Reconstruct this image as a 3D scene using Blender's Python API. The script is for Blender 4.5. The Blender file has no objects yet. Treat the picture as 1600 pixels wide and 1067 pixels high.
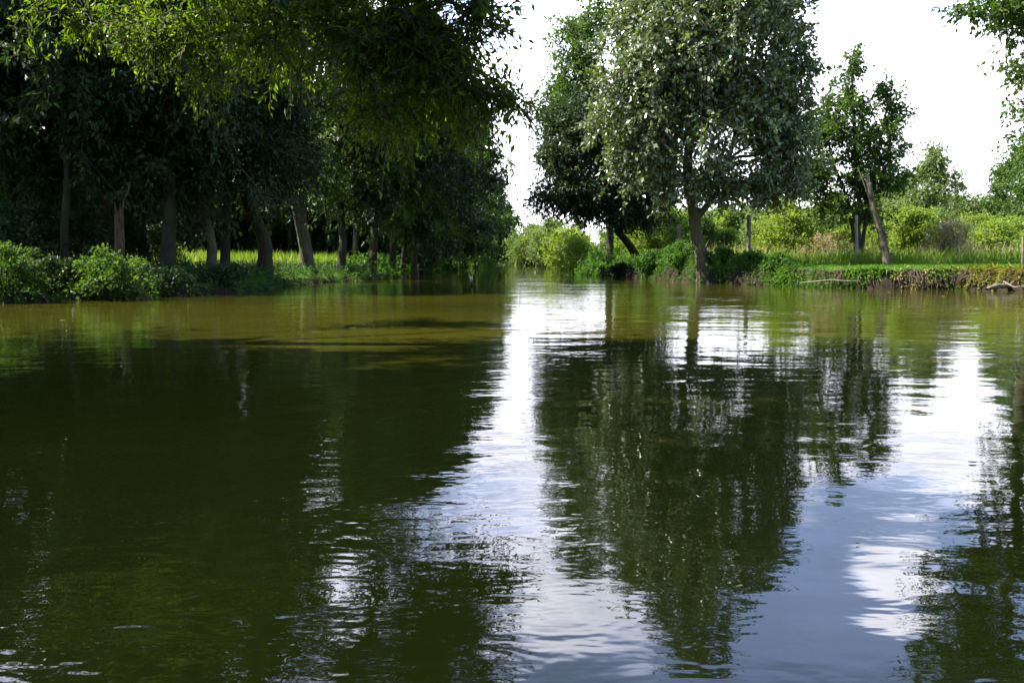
import bpy, math, numpy as np
C = bpy.context.scene.collection
sc = bpy.context.scene
rad = math.radians

# ------------------------------------------------------------------ camera
FPX = 1244.4                      # focal length in photo pixels (28 mm on 36 mm)
CAMH = 1.0
PITCH = math.atan(126.5 / FPX)
cam_d = bpy.data.cameras.new('camera')
cam_d.lens = 28.0; cam_d.sensor_width = 36.0; cam_d.sensor_fit = 'HORIZONTAL'
cam_d.clip_start = 0.05; cam_d.clip_end = 3000
cam = bpy.data.objects.new('camera', cam_d); C.objects.link(cam)
cam.location = (0, 0, CAMH)
cam.rotation_euler = (math.pi / 2 - PITCH, 0, 0)
sc.camera = cam

# ------------------------------------------------------------------ sky + sun
SUN_EL, SUN_AZ = 48.0, -90.0      # azimuth from +Y (forward), negative = left
w = bpy.data.worlds.new('World'); sc.world = w; w.use_nodes = True
nt = w.node_tree; nt.nodes.clear()
def N(tree, t, **kw):
    n = tree.nodes.new(t)
    for k, v in kw.items(): setattr(n, k, v)
    return n
out = N(nt, 'ShaderNodeOutputWorld'); bg = N(nt, 'ShaderNodeBackground')
sky = N(nt, 'ShaderNodeTexSky', sky_type='NISHITA', sun_disc=False)
sky.sun_elevation = rad(SUN_EL); sky.sun_rotation = rad(SUN_AZ)
sky.air_density = 1.2; sky.dust_density = 0.3; sky.ozone_density = 2.5
tc = N(nt, 'ShaderNodeTexCoord'); sep = N(nt, 'ShaderNodeSeparateXYZ')
nt.links.new(tc.outputs['Generated'], sep.inputs[0])
def M(tree, op, a, b=None, c=None, clamp=False):
    n = N(tree, 'ShaderNodeMath', operation=op); n.use_clamp = clamp
    for i, v in enumerate((a, b, c)):
        if v is None: continue
        if isinstance(v, (int, float)): n.inputs[i].default_value = v
        else: tree.links.new(v, n.inputs[i])
    return n.outputs[0]
# cloud deck: project the direction on a plane overhead
zc = M(nt, 'MAXIMUM', M(nt, 'ADD', sep.outputs[2], 0.10), 0.02)
px_ = M(nt, 'DIVIDE', sep.outputs[0], zc); py_ = M(nt, 'DIVIDE', sep.outputs[1], zc)
cb = N(nt, 'ShaderNodeCombineXYZ'); nt.links.new(px_, cb.inputs[0]); nt.links.new(py_, cb.inputs[1])
cb.inputs[2].default_value = 3.7
cn = N(nt, 'ShaderNodeTexNoise'); cn.inputs['Scale'].default_value = 0.95; cn.inputs['Detail'].default_value = 7
cn.inputs['Roughness'].default_value = 0.55; cn.inputs['Distortion'].default_value = 0.5
nt.links.new(cb.outputs[0], cn.inputs['Vector'])
cn2 = N(nt, 'ShaderNodeTexNoise'); cn2.inputs['Scale'].default_value = 2.4; cn2.inputs['Detail'].default_value = 6
nt.links.new(cb.outputs[0], cn2.inputs['Vector'])
# more cloud low down ahead of us, a clear hole up on the right
low = M(nt, 'MULTIPLY', M(nt, 'SUBTRACT', 0.42, sep.outputs[2]), 0.75)
# blue hole direction: az +24 deg, el 24 deg
def hole(az, el, size, amt):
    v = (math.sin(rad(az)) * math.cos(rad(el)), math.cos(rad(az)) * math.cos(rad(el)), math.sin(rad(el)))
    d = N(nt, 'ShaderNodeVectorMath', operation='DISTANCE'); nt.links.new(tc.outputs['Generated'], d.inputs[0])
    d.inputs[1].default_value = v
    m = N(nt, 'ShaderNodeMapRange'); nt.links.new(d.outputs['Value'], m.inputs[0])
    m.inputs[1].default_value = 0.0; m.inputs[2].default_value = size
    m.inputs[3].default_value = amt; m.inputs[4].default_value = 0.0
    return m.outputs[0]
cov = M(nt, 'ADD', cn.outputs[0], M(nt, 'ADD', low, 0.10))
cov = M(nt, 'SUBTRACT', cov, hole(27, 24.5, 0.27, 0.62))
cov = M(nt, 'SUBTRACT', cov, hole(19, 27, 0.12, 0.30))
cov = M(nt, 'SUBTRACT', cov, hole(26.8, 21.2, 0.085, -0.75))
cov = M(nt, 'SUBTRACT', cov, hole(0, 90, 1.15, 0.75))
fm = N(nt, 'ShaderNodeMapRange', interpolation_type='SMOOTHSTEP'); nt.links.new(sep.outputs[1], fm.inputs[0])
fm.inputs[1].default_value = 0.42; fm.inputs[2].default_value = 0.82       # the cloud bank lies ahead, clear sky behind us
front = fm.outputs[0]
cov = M(nt, 'ADD', cov, M(nt, 'MULTIPLY', M(nt, 'SUBTRACT', front, 1.0), 0.6))
mr = N(nt, 'ShaderNodeMapRange', interpolation_type='SMOOTHSTEP'); nt.links.new(cov, mr.inputs[0])
mr.inputs[1].default_value = 0.42; mr.inputs[2].default_value = 0.66
dens = M(nt, 'MAXIMUM', mr.outputs[0], M(nt, 'MULTIPLY', front, 0.23))
cr = N(nt, 'ShaderNodeMapRange'); nt.links.new(cn2.outputs[0], cr.inputs[0])
cr.inputs[1].default_value = 0.3; cr.inputs[2].default_value = 0.7
cr.inputs[3].default_value = 0.72; cr.inputs[4].default_value = 1.35
lowb = N(nt, 'ShaderNodeMapRange'); nt.links.new(sep.outputs[2], lowb.inputs[0])
lowb.inputs[1].default_value = 0.48; lowb.inputs[2].default_value = 0.62
lowb.inputs[3].default_value = 1.0; lowb.inputs[4].default_value = 0.04
lowa = N(nt, 'ShaderNodeMapRange'); nt.links.new(sep.outputs[2], lowa.inputs[0])
lowa.inputs[1].default_value = 0.20; lowa.inputs[2].default_value = 0.42
lowa.inputs[3].default_value = 0.80; lowa.inputs[4].default_value = 1.75
CLOUD = 13.0      # relative to the sky texture, both times the background strength
cl = M(nt, 'MULTIPLY', M(nt, 'MULTIPLY', M(nt, 'MULTIPLY', cr.outputs[0], lowb.outputs[0]), lowa.outputs[0]), CLOUD)
ccol = N(nt, 'ShaderNodeVectorMath', operation='SCALE'); ccol.inputs[0].default_value = (0.97, 0.975, 1.10)
nt.links.new(cl, ccol.inputs['Scale'])
cmix = N(nt, 'ShaderNodeMix', data_type='RGBA'); cmix.inputs[6].default_value = (0.56, 0.70, 1.30, 1); cmix.inputs[7].default_value = (0.97, 0.975, 1.10, 1)
nt.links.new(mr.outputs[0], cmix.inputs[0]); nt.links.new(cmix.outputs[2], ccol.inputs[0])
mx = N(nt, 'ShaderNodeMix', data_type='RGBA')
nt.links.new(dens, mx.inputs[0]); nt.links.new(sky.outputs[0], mx.inputs[6]); nt.links.new(ccol.outputs[0], mx.inputs[7])
nt.links.new(mx.outputs[2], bg.inputs[0]); bg.inputs[1].default_value = 0.10
nt.links.new(bg.outputs[0], out.inputs[0])

sun_d = bpy.data.lights.new('sun', 'SUN'); sun_d.energy = 5.0; sun_d.angle = rad(0.53); sun_d.color = (1.0, 0.95, 0.86)
sun = bpy.data.objects.new('sun', sun_d); C.objects.link(sun)
sun.rotation_euler = (rad(90 - SUN_EL), 0, rad(180 - SUN_AZ))   # shines from front-left down to us

sc.view_settings.view_transform = 'Standard'; sc.view_settings.look = 'None'
sc.view_settings.gamma = 1.0; sc.view_settings.use_curve_mapping = False
sc.view_settings.exposure = 1.75
cy = sc.cycles
cy.max_bounces = 6; cy.diffuse_bounces = 3; cy.glossy_bounces = 3; cy.transmission_bounces = 4
cy.use_denoising = True; cy.sample_clamp_indirect = 6.0; cy.caustics_reflective = False; cy.caustics_refractive = False

# ------------------------------------------------------------------ helpers
def P(u, v, D):
    """world point seen at photo pixel (u, v) at forward distance D metres"""
    b = (533.5 - v) / FPX
    fwd = math.cos(PITCH) + b * math.sin(PITCH); up = b * math.cos(PITCH) - math.sin(PITCH)
    return np.array([(u - 800) / FPX / fwd * D, D, CAMH + up / fwd * D])
def pxm(D): return D / FPX

def tag(o, label=None, cat=None, group=None, kind=None):
    if label: o['label'] = label
    if cat: o['category'] = cat
    if group: o['group'] = group
    if kind: o['kind'] = kind
    return o
def empty(name, loc, label, cat, group=None):
    o = bpy.data.objects.new(name, None); C.objects.link(o); o.location = tuple(float(t) for t in loc)
    o.empty_display_size = 0.3
    return tag(o, label, cat, group)
def mesh_np(name, V, F, mat, parent=None, smooth=False, tint=None, origin=None):
    """V (n,3); F (m,3) or (m,4)"""
    V = np.asarray(V, dtype=np.float32); F = np.asarray(F, dtype=np.int32)
    if parent is not None: V = V - np.array(parent.location, dtype=np.float32)
    elif origin is not None: V = V - np.asarray(origin, dtype=np.float32)
    me = bpy.data.meshes.new(name)
    me.vertices.add(len(V)); me.vertices.foreach_set('co', V.ravel())
    k = F.shape[1]
    me.loops.add(F.size); me.loops.foreach_set('vertex_index', F.ravel())
    me.polygons.add(len(F)); me.polygons.foreach_set('loop_start', np.arange(len(F), dtype=np.int32) * k)
    me.polygons.foreach_set('loop_total', np.full(len(F), k, dtype=np.int32))
    me.polygons.foreach_set('use_smooth', np.full(len(F), smooth, dtype=bool))
    if tint is not None:
        a = me.attributes.new('tint', 'FLOAT', 'POINT'); a.data.foreach_set('value', np.asarray(tint, dtype=np.float32))
    me.update(calc_edges=True)
    me.materials.append(mat)
    o = bpy.data.objects.new(name, me); C.objects.link(o)
    if parent is not None: o.parent = parent
    elif origin is not None: o.location = tuple(float(t) for t in origin)
    return o

class Tubes:
    def __init__(s): s.V = []; s.F = []; s.n = 0
    def add(s, pts, r, seg=6, rough=0.0, rng=None, cap=True):
        pts = np.asarray(pts, float); r = np.asarray(r, float) * np.ones(len(pts))
        t = np.gradient(pts, axis=0); t /= np.linalg.norm(t, axis=1)[:, None] + 1e-9
        ref = np.array([0.13, 0.21, 1.0]) if abs(t[0][2]) < 0.8 else np.array([1.0, 0.17, 0.1])
        a = np.cross(t, ref); a /= np.linalg.norm(a, axis=1)[:, None] + 1e-9
        b = np.cross(t, a)
        th = np.linspace(0, 2 * np.pi, seg, endpoint=False)
        rr = r[:, None] * np.ones((1, seg))
        if rough and rng is not None:
            lob = 1 + rough * (0.5 * np.sin(2 * th + rng.uniform(0, 6)) + 0.5 * np.sin(3 * th + rng.uniform(0, 6)) + 0.35 * np.sin(5 * th + rng.uniform(0, 6)))
            rr = rr * lob[None, :] * (1 + rough * 0.5 * rng.normal(0, 1, rr.shape))
        ring = pts[:, None, :] + rr[:, :, None] * (np.cos(th)[None, :, None] * a[:, None, :] + np.sin(th)[None, :, None] * b[:, None, :])
        n = len(pts); V = ring.reshape(-1, 3)
        i = np.arange(n - 1)[:, None] * seg; j = np.arange(seg)[None, :]; j2 = (j + 1) % seg
        F = np.stack([i + j, i + j2, i + seg + j2, i + seg + j], -1).reshape(-1, 4) + s.n
        s.V.append(V); s.F.append(F); s.n += len(V)
        if cap:   # close the far end with a small tip
            s.V.append((pts[-1] + t[-1] * r[-1] * 0.5)[None]); tip = s.n; s.n += 1
            e = s.n - 1 - seg + np.arange(seg)
            s.F.append(np.stack([e, np.roll(e, -1), np.full(seg, tip), np.full(seg, tip)], -1)[:, :4])
    def build(s, name, mat, parent=None, origin=None, smooth=True):
        V = np.concatenate(s.V); F = np.concatenate(s.F)
        # degenerate cap quads are split off as triangles through a from_pydata free path
        deg = F[:, 2] == F[:, 3]
        quads = F[~deg]; tris = F[deg][:, :3]
        if parent is not None: V = V - np.array(parent.location)
        elif origin is not None: V = V - np.asarray(origin)
        me = bpy.data.meshes.new(name)
        me.vertices.add(len(V)); me.vertices.foreach_set('co', V.astype(np.float32).ravel())
        me.loops.add(quads.size + tris.size)
        me.loops.foreach_set('vertex_index', np.concatenate([quads.ravel(), tris.ravel()]).astype(np.int32))
        npoly = len(quads) + len(tris); me.polygons.add(npoly)
        ls = np.concatenate([np.arange(len(quads)) * 4, quads.size + np.arange(len(tris)) * 3]).astype(np.int32)
        lt = np.concatenate([np.full(len(quads), 4), np.full(len(tris), 3)]).astype(np.int32)
        me.polygons.foreach_set('loop_start', ls); me.polygons.foreach_set('loop_total', lt)
        me.polygons.foreach_set('use_smooth', np.full(npoly, smooth, dtype=bool))
        me.update(calc_edges=True); me.materials.append(mat)
        o = bpy.data.objects.new(name, me); C.objects.link(o)
        if parent is not None: o.parent = parent
        elif origin is not None: o.location = tuple(float(t) for t in origin)
        return o

def curve_pts(p0, p1, rng, n=6, sag=0.0, wob=0.08, up=0.0):
    p0 = np.asarray(p0, float); p1 = np.asarray(p1, float); L = np.linalg.norm(p1 - p0)
    t = np.linspace(0, 1, n)[:, None]
    pts = p0 + (p1 - p0) * t
    pts[:, 2] += (up - sag) * L * (4 * t * (1 - t))[:, 0]
    o = rng.normal(0, 1, (n, 3)) * wob * L / n * 1.5; o[0] = 0; o[-1] = 0
    return pts + np.cumsum(o, 0) * np.sin(np.pi * t)

def unit(a): return a / (np.linalg.norm(a, axis=-1, keepdims=True) + 1e-9)

def leaf_arrays(pos, axis, size, rng, wid=0.5, fold=0.18, upbias=0.9, tint=None):
    """one folded rhombic leaf per position"""
    n = len(pos); axis = unit(axis)
    nrm = unit(rng.normal(0, 1, (n, 3)) * 0.75 + np.array([0, 0, upbias]))
    side = unit(np.cross(axis, nrm)); nrm = np.cross(side, axis)
    L = size * rng.uniform(0.5, 1.35, n)[:, None]; W = L * wid * rng.uniform(0.8, 1.15, n)[:, None]
    b = pos; tip = pos + axis * L - nrm * L * 0.10
    m = pos + axis * L * 0.45
    l = m + side * W * 0.5 + nrm * W * fold; r = m - side * W * 0.5 + nrm * W * fold
    V = np.stack([b, r, tip, l], 1).reshape(-1, 3)
    F = np.arange(n * 4).reshape(-1, 4)
    tv = np.repeat(tint if tint is not None else rng.uniform(0, 1, n), 4)
    return V, F, tv

class Leaves:
    def __init__(s): s.V = []; s.T = []
    def add(s, V, F, T): s.V.append(V); s.T.append(T)
    def build(s, name, mat, parent=None, origin=None):
        V = np.concatenate(s.V); T = np.concatenate(s.T)
        return mesh_np(name, V, np.arange(len(V)).reshape(-1, 4), mat, parent, tint=T, origin=origin)

# ------------------------------------------------------------------ materials
def new_mat(name):
    m = bpy.data.materials.new(name); m.use_nodes = True; t = m.node_tree; t.nodes.clear()
    return m, t, N(t, 'ShaderNodeOutputMaterial')
def ramp(t, fac, stops):
    r = N(t, 'ShaderNodeValToRGB'); t.links.new(fac, r.inputs[0]); e = r.color_ramp.elements
    while len(e) < len(stops): e.new(0.5)
    for x, (p, c) in zip(e, stops): x.position = p; x.color = (*c, 1)
    return r.outputs[0]
def leaf_mat(name, c0, c1, c2, under=None, trans=0.35, rough=0.42, spec=0.5):
    m, t, o = new_mat(name)
    a = N(t, 'ShaderNodeAttribute', attribute_name='tint')
    col = ramp(t, a.outputs['Fac'], [(0.0, c0), (0.55, c1), (1.0, c2)])
    if under is not None:
        g = N(t, 'ShaderNodeNewGeometry'); mxx = N(t, 'ShaderNodeMix', data_type='RGBA')
        t.links.new(g.outputs['Backfacing'], mxx.inputs[0]); t.links.new(col, mxx.inputs[6]); mxx.inputs[7].default_value = (*under, 1)
        col = mxx.outputs[2]
    p = N(t, 'ShaderNodeBsdfPrincipled'); t.links.new(col, p.inputs['Base Color'])
    p.inputs['Roughness'].default_value = rough; p.inputs['Specular IOR Level'].default_value = spec
    tr = N(t, 'ShaderNodeBsdfTranslucent')
    hs = N(t, 'ShaderNodeMix', data_type='RGBA', blend_type='MULTIPLY'); hs.inputs[0].default_value = 1.0
    t.links.new(col, hs.inputs[6]); hs.inputs[7].default_value = (1.9, 2.0, 0.45, 1)
    t.links.new(hs.outputs[2], tr.inputs[0])
    ms = N(t, 'ShaderNodeMixShader'); ms.inputs[0].default_value = trans
    t.links.new(p.outputs[0], ms.inputs[1]); t.links.new(tr.outputs[0], ms.inputs[2]); t.links.new(ms.outputs[0], o.inputs[0])
    return m
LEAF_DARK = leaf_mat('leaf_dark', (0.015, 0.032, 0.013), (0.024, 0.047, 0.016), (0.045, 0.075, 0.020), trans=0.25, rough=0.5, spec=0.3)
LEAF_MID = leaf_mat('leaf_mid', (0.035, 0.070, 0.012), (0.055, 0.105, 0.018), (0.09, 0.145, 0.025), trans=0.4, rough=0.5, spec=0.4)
LEAF_OVER = leaf_mat('leaf_overhang', (0.030, 0.055, 0.008), (0.062, 0.10, 0.010), (0.12, 0.165, 0.014), trans=0.62, rough=0.45, spec=0.4)
LEAF_GLOSS = leaf_mat('leaf_glossy', (0.035, 0.065, 0.020), (0.062, 0.10, 0.032), (0.13, 0.165, 0.065), under=(0.19, 0.22, 0.13), trans=0.25, rough=0.31, spec=1.0)
LEAF_BRIGHT = leaf_mat('leaf_bright', (0.10, 0.15, 0.030), (0.16, 0.22, 0.045), (0.25, 0.29, 0.08), trans=0.48, rough=0.5, spec=0.3)
LEAF_WILLOW = leaf_mat('leaf_willow', (0.09, 0.135, 0.05), (0.12, 0.17, 0.06), (0.16, 0.20, 0.085), trans=0.4, rough=0.5, spec=0.3)
LEAF_HERB = leaf_mat('leaf_herb', (0.035, 0.085, 0.014), (0.055, 0.13, 0.02), (0.085, 0.17, 0.03), trans=0.4, rough=0.55, spec=0.3)
GRASS = leaf_mat('grass_blade', (0.055, 0.13, 0.016), (0.08, 0.175, 0.02), (0.13, 0.21, 0.035), trans=0.4, rough=0.6, spec=0.2)
GRASS_TALL = leaf_mat('grass_tall', (0.09, 0.16, 0.02), (0.13, 0.20, 0.03), (0.24, 0.25, 0.08), trans=0.45, rough=0.6, spec=0.2)
GRASS_DRY = leaf_mat('grass_dry', (0.10, 0.13, 0.02), (0.22, 0.20, 0.05), (0.33, 0.26, 0.11), trans=0.3, rough=0.7, spec=0.2)
SEED_PINK = leaf_mat('seed_heads', (0.20, 0.17, 0.11), (0.30, 0.23, 0.18), (0.42, 0.33, 0.29), trans=0.3, rough=0.8, spec=0.1)
DRY_LEAF = leaf_mat('dry_leaf', (0.16, 0.11, 0.05), (0.28, 0.21, 0.10), (0.40, 0.33, 0.16), trans=0.2, rough=0.7, spec=0.2)

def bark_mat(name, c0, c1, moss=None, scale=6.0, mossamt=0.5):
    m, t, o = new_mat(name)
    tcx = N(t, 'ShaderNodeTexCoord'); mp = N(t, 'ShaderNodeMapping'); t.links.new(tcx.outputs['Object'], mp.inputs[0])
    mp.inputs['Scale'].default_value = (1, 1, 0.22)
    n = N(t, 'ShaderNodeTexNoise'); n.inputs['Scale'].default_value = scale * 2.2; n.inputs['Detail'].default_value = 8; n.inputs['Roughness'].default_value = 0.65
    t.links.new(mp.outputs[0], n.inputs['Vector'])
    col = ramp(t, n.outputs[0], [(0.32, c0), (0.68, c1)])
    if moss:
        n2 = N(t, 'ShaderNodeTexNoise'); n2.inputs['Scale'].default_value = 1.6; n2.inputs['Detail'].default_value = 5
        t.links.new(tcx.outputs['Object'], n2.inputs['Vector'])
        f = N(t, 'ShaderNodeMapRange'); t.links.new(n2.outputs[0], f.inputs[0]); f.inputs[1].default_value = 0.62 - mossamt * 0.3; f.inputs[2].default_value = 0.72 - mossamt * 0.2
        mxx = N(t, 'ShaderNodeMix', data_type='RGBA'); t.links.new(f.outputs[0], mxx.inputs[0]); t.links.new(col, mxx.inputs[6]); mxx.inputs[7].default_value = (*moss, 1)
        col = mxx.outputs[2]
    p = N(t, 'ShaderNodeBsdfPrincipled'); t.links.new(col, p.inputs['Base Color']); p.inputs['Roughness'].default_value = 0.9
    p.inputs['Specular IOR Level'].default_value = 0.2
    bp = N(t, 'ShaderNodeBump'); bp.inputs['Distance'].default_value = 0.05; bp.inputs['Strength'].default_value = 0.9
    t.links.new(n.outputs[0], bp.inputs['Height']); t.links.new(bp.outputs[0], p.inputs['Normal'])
    t.links.new(p.outputs[0], o.inputs[0]); return m
BARK = bark_mat('bark_grey_brown', (0.045, 0.034, 0.024), (0.15, 0.12, 0.088), (0.07, 0.09, 0.03), mossamt=0.35)
BARK_PALE = bark_mat('bark_pale', (0.11, 0.095, 0.07), (0.30, 0.26, 0.20), (0.09, 0.10, 0.04), mossamt=0.3)
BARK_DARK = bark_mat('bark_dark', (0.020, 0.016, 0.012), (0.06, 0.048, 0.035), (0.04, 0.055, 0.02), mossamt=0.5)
BARK_RED = bark_mat('bark_broken', (0.045, 0.028, 0.02), (0.15, 0.095, 0.065))
ROOT = bark_mat('root_wood', (0.025, 0.018, 0.013), (0.11, 0.078, 0.056), scale=10)
DRIFT = bark_mat('bleached_wood', (0.09, 0.075, 0.058), (0.28, 0.24, 0.19), scale=10)
POST = bark_mat('post_wood', (0.09, 0.075, 0.06), (0.22, 0.19, 0.15), scale=8)
POST_GREY = bark_mat('post_wood_grey', (0.20, 0.17, 0.13), (0.36, 0.32, 0.26), scale=8)

# water
WATER, t, o = new_mat('river_water')
tcx = N(t, 'ShaderNodeTexCoord')
def wnoise(scale, sx, sy, det=2, rough=0.5, dist=0.0, rot=0.0):
    mp = N(t, 'ShaderNodeMapping'); t.links.new(tcx.outputs['Object'], mp.inputs[0]); mp.inputs['Scale'].default_value = (sx, sy, 1)
    mp.inputs['Rotation'].default_value = (0, 0, rot)
    n = N(t, 'ShaderNodeTexNoise', noise_dimensions='2D'); n.inputs['Scale'].default_value = scale; n.inputs['Detail'].default_value = det
    n.inputs['Roughness'].default_value = rough; n.inputs['Distortion'].default_value = dist
    t.links.new(mp.outputs[0], n.inputs['Vector']); return n.outputs[0]
h1 = wnoise(1.1, 0.5, 1.0, 2, 0.5, 0.15, 0.12)
h2 = wnoise(4.6, 0.5, 1.0, 3, 0.55, 0.25, -0.12)
h3 = wnoise(13.0, 0.5, 1.0, 2, 0.5, 0.2, 0.1)
patch = wnoise(0.22, 1.0, 1.6, 3)
pm = N(t, 'ShaderNodeMapRange'); t.links.new(patch, pm.inputs[0]); pm.inputs[1].default_value = 0.38; pm.inputs[2].default_value = 0.62; pm.inputs[3].default_value = 0.35; pm.inputs[4].default_value = 1.0
hh = M(t, 'ADD', M(t, 'MULTIPLY', h1, 0.012), M(t, 'MULTIPLY', M(t, 'ADD', M(t, 'MULTIPLY', h2, 0.0052), M(t, 'MULTIPLY', h3, 0.0011)), pm.outputs[0]))
bp = N(t, 'ShaderNodeBump'); bp.inputs['Distance'].default_value = 1.0; bp.inputs['Strength'].default_value = 1.0
t.links.new(hh, bp.inputs['Height'])
mud = wnoise(0.13, 1.0, 1.6, 4)
wc = ramp(t, mud, [(0.35, (0.034, 0.034, 0.004)), (0.65, (0.052, 0.049, 0.005))])
p = N(t, 'ShaderNodeBsdfPrincipled'); t.links.new(wc, p.inputs['Base Color']); p.inputs['Roughness'].default_value = 0.015
p.inputs['IOR'].default_value = 1.33
t.links.new(bp.outputs[0], p.inputs['Normal']); t.links.new(p.outputs[0], o.inputs[0])

# ground
GROUND, t, o = new_mat('ground_soil_grass')
tcx = N(t, 'ShaderNodeTexCoord')
n1 = N(t, 'ShaderNodeTexNoise'); n1.inputs['Scale'].default_value = 1.3; n1.inputs['Detail'].default_value = 8; t.links.new(tcx.outputs['Object'], n1.inputs['Vector'])
n2 = N(t, 'ShaderNodeTexNoise'); n2.inputs['Scale'].default_value = 9; n2.inputs['Detail'].default_value = 8; t.links.new(tcx.outputs['Object'], n2.inputs['Vector'])
gcol = ramp(t, n1.outputs[0], [(0.3, (0.045, 0.085, 0.014)), (0.7, (0.085, 0.135, 0.022))])
scol = ramp(t, n2.outputs[0], [(0.35, (0.013, 0.010, 0.007)), (0.7, (0.042, 0.033, 0.021))])
g = N(t, 'ShaderNodeNewGeometry'); sp = N(t, 'ShaderNodeSeparateXYZ'); t.links.new(g.outputs['True Normal'], sp.inputs[0])
f = N(t, 'ShaderNodeMapRange'); t.links.new(M(t, 'ADD', sp.outputs[2], M(t, 'MULTIPLY', n2.outputs[0], 0.12)), f.inputs[0]); f.inputs[1].default_value = 0.86; f.inputs[2].default_value = 1.0
mxx = N(t, 'ShaderNodeMix', data_type='RGBA'); t.links.new(f.outputs[0], mxx.inputs[0]); t.links.new(scol, mxx.inputs[6]); t.links.new(gcol, mxx.inputs[7])
p = N(t, 'ShaderNodeBsdfPrincipled'); t.links.new(mxx.outputs[2], p.inputs['Base Color']); p.inputs['Roughness'].default_value = 0.95; p.inputs['Specular IOR Level'].default_value = 0.1
bp = N(t, 'ShaderNodeBump'); bp.inputs['Distance'].default_value = 0.08; t.links.new(n2.outputs[0], bp.inputs['Height']); t.links.new(bp.outputs[0], p.inputs['Normal'])
t.links.new(p.outputs[0], o.inputs[0])

# ------------------------------------------------------------------ terrain and river
LB = np.array([(-12, -60), (-11, -26), (-9.8, 0), (-10.2, 8), (-11.6, 15), (-11.8, 18.3), (-11.1, 19.7), (-9.8, 20.6), (-9.1, 22.6), (-8.4, 25.9), (-8.6, 31),
               (-8.2, 37.7), (-6.9, 41.5), (-6.5, 50), (-6.8, 73), (-6.5, 100), (-5.8, 138), (-3, 190), (0, 235), (3, 245)], float)
RB = np.array([(3, -60), (12, -26), (19, -10), (22, 3), (21.5, 15), (18.6, 23), (16.8, 25.8), (15.4, 27.6), (13.6, 28.2), (11.6, 29.3), (10.2, 32), (8.5, 35.2), (7.3, 44.4),
               (6.3, 59), (7.0, 85), (7.2, 113), (6.4, 150), (5, 207), (3, 245)], float)
def dist_poly(X, Y, poly):
    d = np.full(X.shape, 1e9)
    for a, b in zip(poly[:-1], poly[1:]):
        v = b - a; L2 = (v ** 2).sum(); tt = np.clip(((X - a[0]) * v[0] + (Y - a[1]) * v[1]) / L2, 0, 1)
        d = np.minimum(d, np.hypot(X - a[0] - tt * v[0], Y - a[1] - tt * v[1]))
    return d
def wob(X, Y, s): return np.sin(X * 1.7 * s + 1.3) * np.cos(Y * 1.3 * s + .4) + 0.6 * np.sin(X * 3.1 * s + Y * 2.3 * s) + .4 * np.sin(X * 6.7 * s - Y * 5.9 * s + 2)
def height(X, Y):
    X = np.asarray(X, float); Y = np.asarray(Y, float)
    xl = np.interp(Y, LB[:, 1], LB[:, 0]); xr = np.interp(Y, RB[:, 1], RB[:, 0])
    dl = dist_poly(X, Y, LB); dr = dist_poly(X, Y, RB)
    left = X < (xl + xr) / 2
    inside = (X > xl) & (X < xr) & (Y < 245)
    d = np.where(left, dl, dr) if X.shape else (dl if left else dr)
    d = np.minimum(dl, dr)
    d = np.where(inside, -d, d)
    dw = d + 0.10 * wob(X, Y, 1.6) + 0.16 * wob(X + 3, Y, 0.55)
    zr = np.interp(dw, [-3, -0.5, 0.0, 0.12, 0.40, 1.2, 12, 40, 90], [-1.6, -0.9, -0.12, 0.18, 0.66, 0.74, 0.82, 0.93, 1.3])
    zl = np.interp(dw, [-3, -0.5, 0.0, 0.5, 1.5, 5, 15, 40, 90], [-1.6, -0.7, -0.1, 0.25, 0.45, 0.62, 0.75, 0.9, 1.3])
    z = np.where(left, zl, zr)
    return z + np.where(d > 0.5, 0.03 * wob(X, Y, 0.5), 0)
def axis_pts(a, b, f0, f1, step, grow=1.12):
    mid = list(np.arange(f0, f1 + 1e-6, step)); s = step; lo = []; x = f0
    while x > a: s = min(s * grow, 25); x -= s; lo.append(x)
    s = step; hi = []; x = mid[-1]
    while x < b: s = min(s * grow, 25); x += s; hi.append(x)
    return np.array(lo[::-1] + mid + hi)
xs = axis_pts(-900, 900, -14, 20, 0.16); ys = axis_pts(-80, 1500, 15, 46, 0.16, 1.05)
X, Y = np.meshgrid(xs, ys); Z = height(X, Y)
V = np.stack([X, Y, Z], -1).reshape(-1, 3); nx, ny = len(xs), len(ys)
i = (np.arange(ny - 1)[:, None] * nx + np.arange(nx - 1)[None, :]).ravel()
tag(mesh_np('ground', V, np.stack([i, i + 1, i + nx + 1, i + nx], -1), GROUND, smooth=True), kind='structure')
tag(mesh_np('river_water', [(-60, -80, 0), (60, -80, 0), (60, 260, 0), (-60, 260, 0)], [(0, 1, 2, 3)], WATER), kind='structure')
def gz(x, y): return float(height(np.array([x]), np.array([y]))[0])
def on_ground(u, D):
    x = (u - 800) / FPX * D / (math.cos(PITCH) + 0.09 * math.sin(PITCH)); return np.array([x, D, gz(x, D)])

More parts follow.
